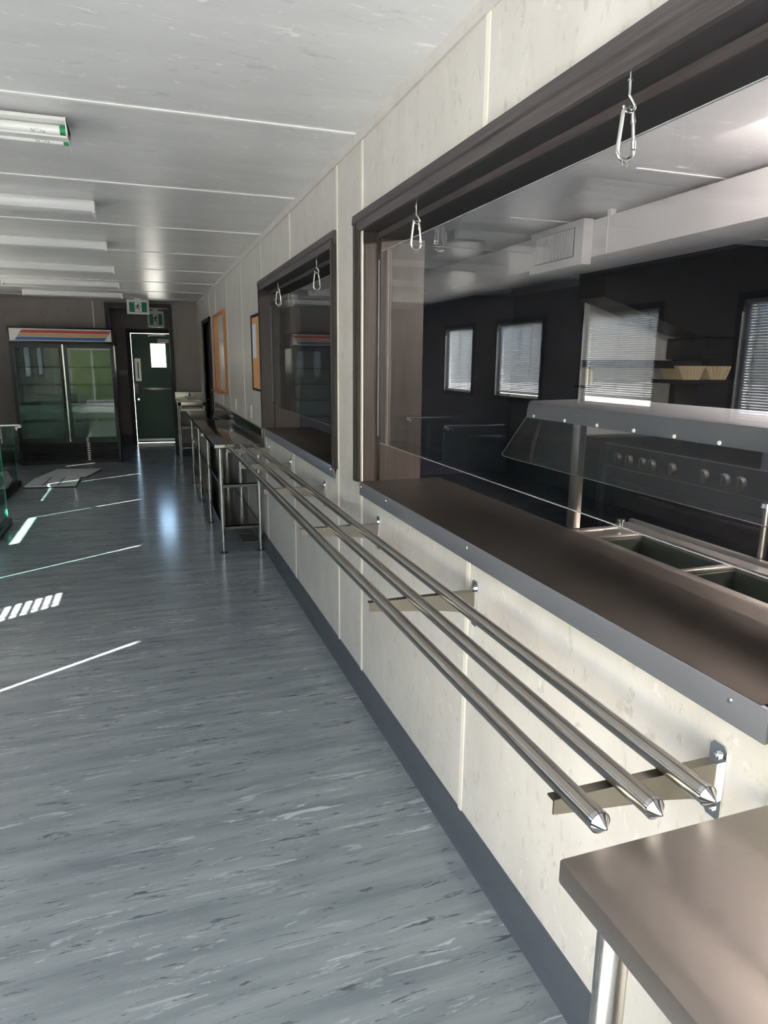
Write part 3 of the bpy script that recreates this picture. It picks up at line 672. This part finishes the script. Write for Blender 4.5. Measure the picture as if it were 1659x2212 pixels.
# dark exhaust hood with grey partition, shelves and cartons under it
HD = [(2.585, 2.775), (2.60, 2.293), (3.567, 2.012), (3.697, 1.995), (3.69, 1.80), (4.58, 1.80), (4.58, 2.775)]
hood = thing('exhaust_hood', 'dark exhaust hood with a sloping lower edge hanging in the kitchen', 'hood', (3.6, 5.3, 2.0))
make('canopy', lambda bm: prism(bm, [(2.585, 2.775), (2.60, 2.293), (3.567, 2.012), (3.697, 1.995), (4.58, 1.995), (4.58, 2.775)], 'y', 4.9, 5.25), M_dsteel, hood)
make('canopy_lip', Bx(2.60, 2.66, 4.88, 5.25, 2.29, 2.40), M_dsteel, hood)
struct('wall_kitchen_partition', Bx(2.84, 4.58, 5.42, 5.5, 0, 2.4), M_kgrey, 'pale grey partition behind the kitchen shelf')
lc = thing('base_cabinet', 'dark low cabinet standing against the grey kitchen partition', 'cabinet', (3.3, 5.3, 0))
make('carcass', Bx(2.84, 3.78, 5.12, 5.41, .08, 1.10, bev=.004), M_dsteel, lc)
make('plinth', Bx(2.86, 3.76, 5.15, 5.40, 0, .08), M_blackm, lc)
for a in (2.86, 3.32): make('door', Bx(a, a+.44, 5.105, 5.12, .12, 1.06, bev=.003), M_dsteel, lc)
cbn = thing('kitchen_cupboard', 'tall dark cupboard standing right of the grey partition', 'cupboard', (4.2, 5.0, 0))
make('carcass', Bx(3.72, 4.58, 4.93, 5.4, 1.80, 1.99, bev=.004), M_dsteel, cbn)
make('lower_carcass', Bx(3.80, 4.58, 4.95, 5.4, 0, 1.80), M_dsteel, cbn)
sf = thing('wall_shelf', 'dark long shelf under the exhaust hood', 'shelf', (3.1, 4.7, 1.75))
make('board', Bx(2.77, 3.52, 4.72, 5.42, 1.72, 1.784, bev=.003), M_dsteel, sf)
sf = thing('wall_shelf', 'dark lower shelf carrying the cream cartons', 'shelf', (3.5, 4.6, 1.6))
make('board', Bx(3.175, 3.9, 4.66, 4.94, 1.596, 1.626, bev=.003), M_dsteel, sf)
make('cabinet', Bx(3.45, 3.9, 4.68, 4.94, 1.37, 1.594, bev=.004), M_dsteel, sf)
def tray(bm, x0):
    prism(bm, [(x0+.07, 1.628), (x0+.23, 1.628), (x0+.285, 1.742), (x0, 1.742)], 'y', 4.67, 4.90)
    for k in range(7): cyl(bm, (x0+.08+k*.025, 4.67, 1.628), (x0+.02+k*.042, 4.665, 1.738), .007, .011, seg=6)
for k, x0 in enumerate((3.215, 3.50)):
    solo('cream_tray', lambda bm: tray(bm, x0), M_cream, ['cream ribbed tray at the left end of the lower kitchen shelf', 'cream ribbed tray beside the first, toward the cupboard'][k], 'tray', (x0+.14, 4.78, 1.628), 'cream trays on the kitchen shelf')
for k, x in enumerate((2.775, 2.825)):
    solo('slim_bottle', lambda bm: (cyl(bm, (x, 5.3, 1.56), (x, 5.3, 1.69), .022), cyl(bm, (x, 5.3, 1.69), (x, 5.3, 1.72), .022, .010)), M_cream, ['left one of two slim cream bottles behind the blind reflection', 'right one of two slim cream bottles behind the blind reflection'][k], 'bottle', (x, 5.3, 1.56), 'slim cream bottles')
lg = thing('wall_shelf', 'small ledge that carries the two slim bottles', 'shelf', (2.8, 5.35, 1.54)); make('board', Bx(2.73, 2.9, 5.25, 5.42, 1.54, 1.56), M_dsteel, lg)

# sneeze guard over a bain marie
sg = thing('sneeze_guard', 'sloped glass sneeze guard hung from a steel beam on posts', 'sneeze guard', (.45, 1.0, 1.168))
make('top_beam', lambda bm: prism(bm, [(.43, 1.541), (.43, 1.562), (.438, 1.60), (.45, 1.606), (.80, 1.612), (.80, 1.59), (.45, 1.575), (.45, 1.541)], 'y', -1.2, 2.385), M_beam, sg)
def sgl(bm):
    pts = [(.440, 1.556), (.438, 1.548), (.335, 1.405), (.325, 1.392), (.329, 1.388), (.340, 1.402), (.444, 1.546)]
    prism(bm, pts, 'y', -1.2, 2.385)
make('sloped_glass', sgl, M_acr, sg)
make('glass_edge', lambda bm: tube(bm, [(.440, 2.386, 1.556), (.337, 2.386, 1.410), (.327, 2.385, 1.400), (.3245, 2.37, 1.392), (.3245, 2.3, 1.390), (.3245, -1.2, 1.390)], .0016, 6), M_chrome, sg)
for y in (2.33, 2.12, 1.93, 1.745, 1.57, 1.405, 1.24): make('screw', lambda bm: bolt(bm, .43, y, 1.549, .0065), M_white, sg)
for y in (2.05, .0): make('post', Bx(.432, .462, y-.022, y+.022, 1.168, 1.575, bev=.003), M_ss, sg)
bmr = thing('bain_marie', 'open steel bain marie with rectangular wells set behind the counter', 'bain marie', (.55, .4, .8))
YW = [2.03, 1.92, 1.51, 1.10, .69, .28, -.13, -.54]
make('rim', lambda bm: (box(bm, .42, .445, -.6, 2.06, 1.145, 1.166), box(bm, .64, .70, -.6, 2.06, 1.145, 1.168), box(bm, .70, .72, -.6, 2.06, 1.12, 1.18)), M_ss, bmr)
for y in YW: make('divider', Bx(.445, .64, y-.012, y+.012, 1.146, 1.164, bev=.002), M_ss, bmr)
for a, b in zip(YW[1:], YW[2:]):
    make('well', lambda bm: (box(bm, .447, .452, b+.014, a-.014, .98, 1.15), box(bm, .633, .638, b+.014, a-.014, .98, 1.15), box(bm, .45, .635, b+.014, b+.019, .98, 1.15), box(bm, .45, .635, a-.019, a-.014, .98, 1.15), box(bm, .45, .635, b+.014, a-.014, .975, .985)), M_well, bmr)
make('tap_knob', lambda bm: (cyl(bm, (.60, 1.98, 1.168), (.60, 1.98, 1.195), .008), cyl(bm, (.60, 1.98, 1.195), (.60, 1.98, 1.203), .014)), M_chrome, bmr)
make('body', Bx(.46, .70, -.6, 2.05, .2, .975), M_dsteel, bmr)
make('fixed_cover', Bx(.445, .64, 1.935, 2.02, 1.150, 1.160), M_ss, bmr)
fl = thing('steel_flask', 'slim steel tube with a flat cap standing behind the bain marie', 'flask', (.71, 1.475, 1.12))
make('tube_body', lambda bm: cyl(bm, (.74, 1.5, 1.0), (.74, 1.5, 1.34), .012, seg=18), M_ss, fl)
make('cap', lambda bm: cyl(bm, (.74, 1.5, 1.335), (.74, 1.5, 1.348), .021, .019, seg=18), M_chrome, fl)
fls = thing('prep_table', 'dark prep table behind the bain marie', 'table', (.9, 1, 0))
make('table_top', Bx(.73, 1.15, -1, 2.3, .97, 1.0), M_dsteel, fls)
for x, y in ((.76, -.9), (1.12, -.9), (.76, 2.25), (1.12, 2.25)): make('leg', Bx(x-.02, x+.02, y-.02, y+.02, 0, .97), M_dsteel, fls)

# cooking range: dark front with a row of round knobs
rg = thing('cooking_range', 'dark commercial range with a row of round knobs', 'range', (2.0, 2.9, 0))
make('body', Bx(1.62, 2.35, .2, 3.42, .1, 1.15, bev=.006), M_dsteel, rg)
make('control_panel', Bx(1.585, 1.62, .2, 3.42, 1.16, 1.29, bev=.008), M_dsteel, rg)
for y in (3.27, 3.17, 3.06, 2.985, 2.83, 2.61, 2.48, 2.385, 2.05, 1.7):
    make('knob', lambda bm: (cyl(bm, (1.585, y, 1.215), (1.560, y, 1.215), .034, .030, seg=18), box(bm, 1.552, 1.562, y-.006, y+.006, 1.188, 1.242)), M_blackm, rg)
for a, b in ((.25, 1.8), (1.85, 3.35)): 
    dr = make('oven_door', Bx(1.60, 1.62, a, b, .35, 1.08, bev=.004), M_dsteel, rg)
    make('handle', lambda bm: cyl(bm, (1.57, a+.3, 1.02), (1.57, b-.3, 1.02), .014), M_dsteel, dr)
for x in (1.68, 2.3):
    for y in (.26, 3.36): make('foot', lambda bm: cyl(bm, (x, y, 0), (x, y, .1), .025), M_dsteel, rg)

# ------------------------------------------------------------------ to metres
done = set()
for o in bpy.data.objects:
    if o.type == 'MESH' and o.data.name not in done:
        o.data.transform(Matrix.Scale(S, 4)); done.add(o.data.name)
    o.location = o.location*S
    if '_org' in o: del o['_org']
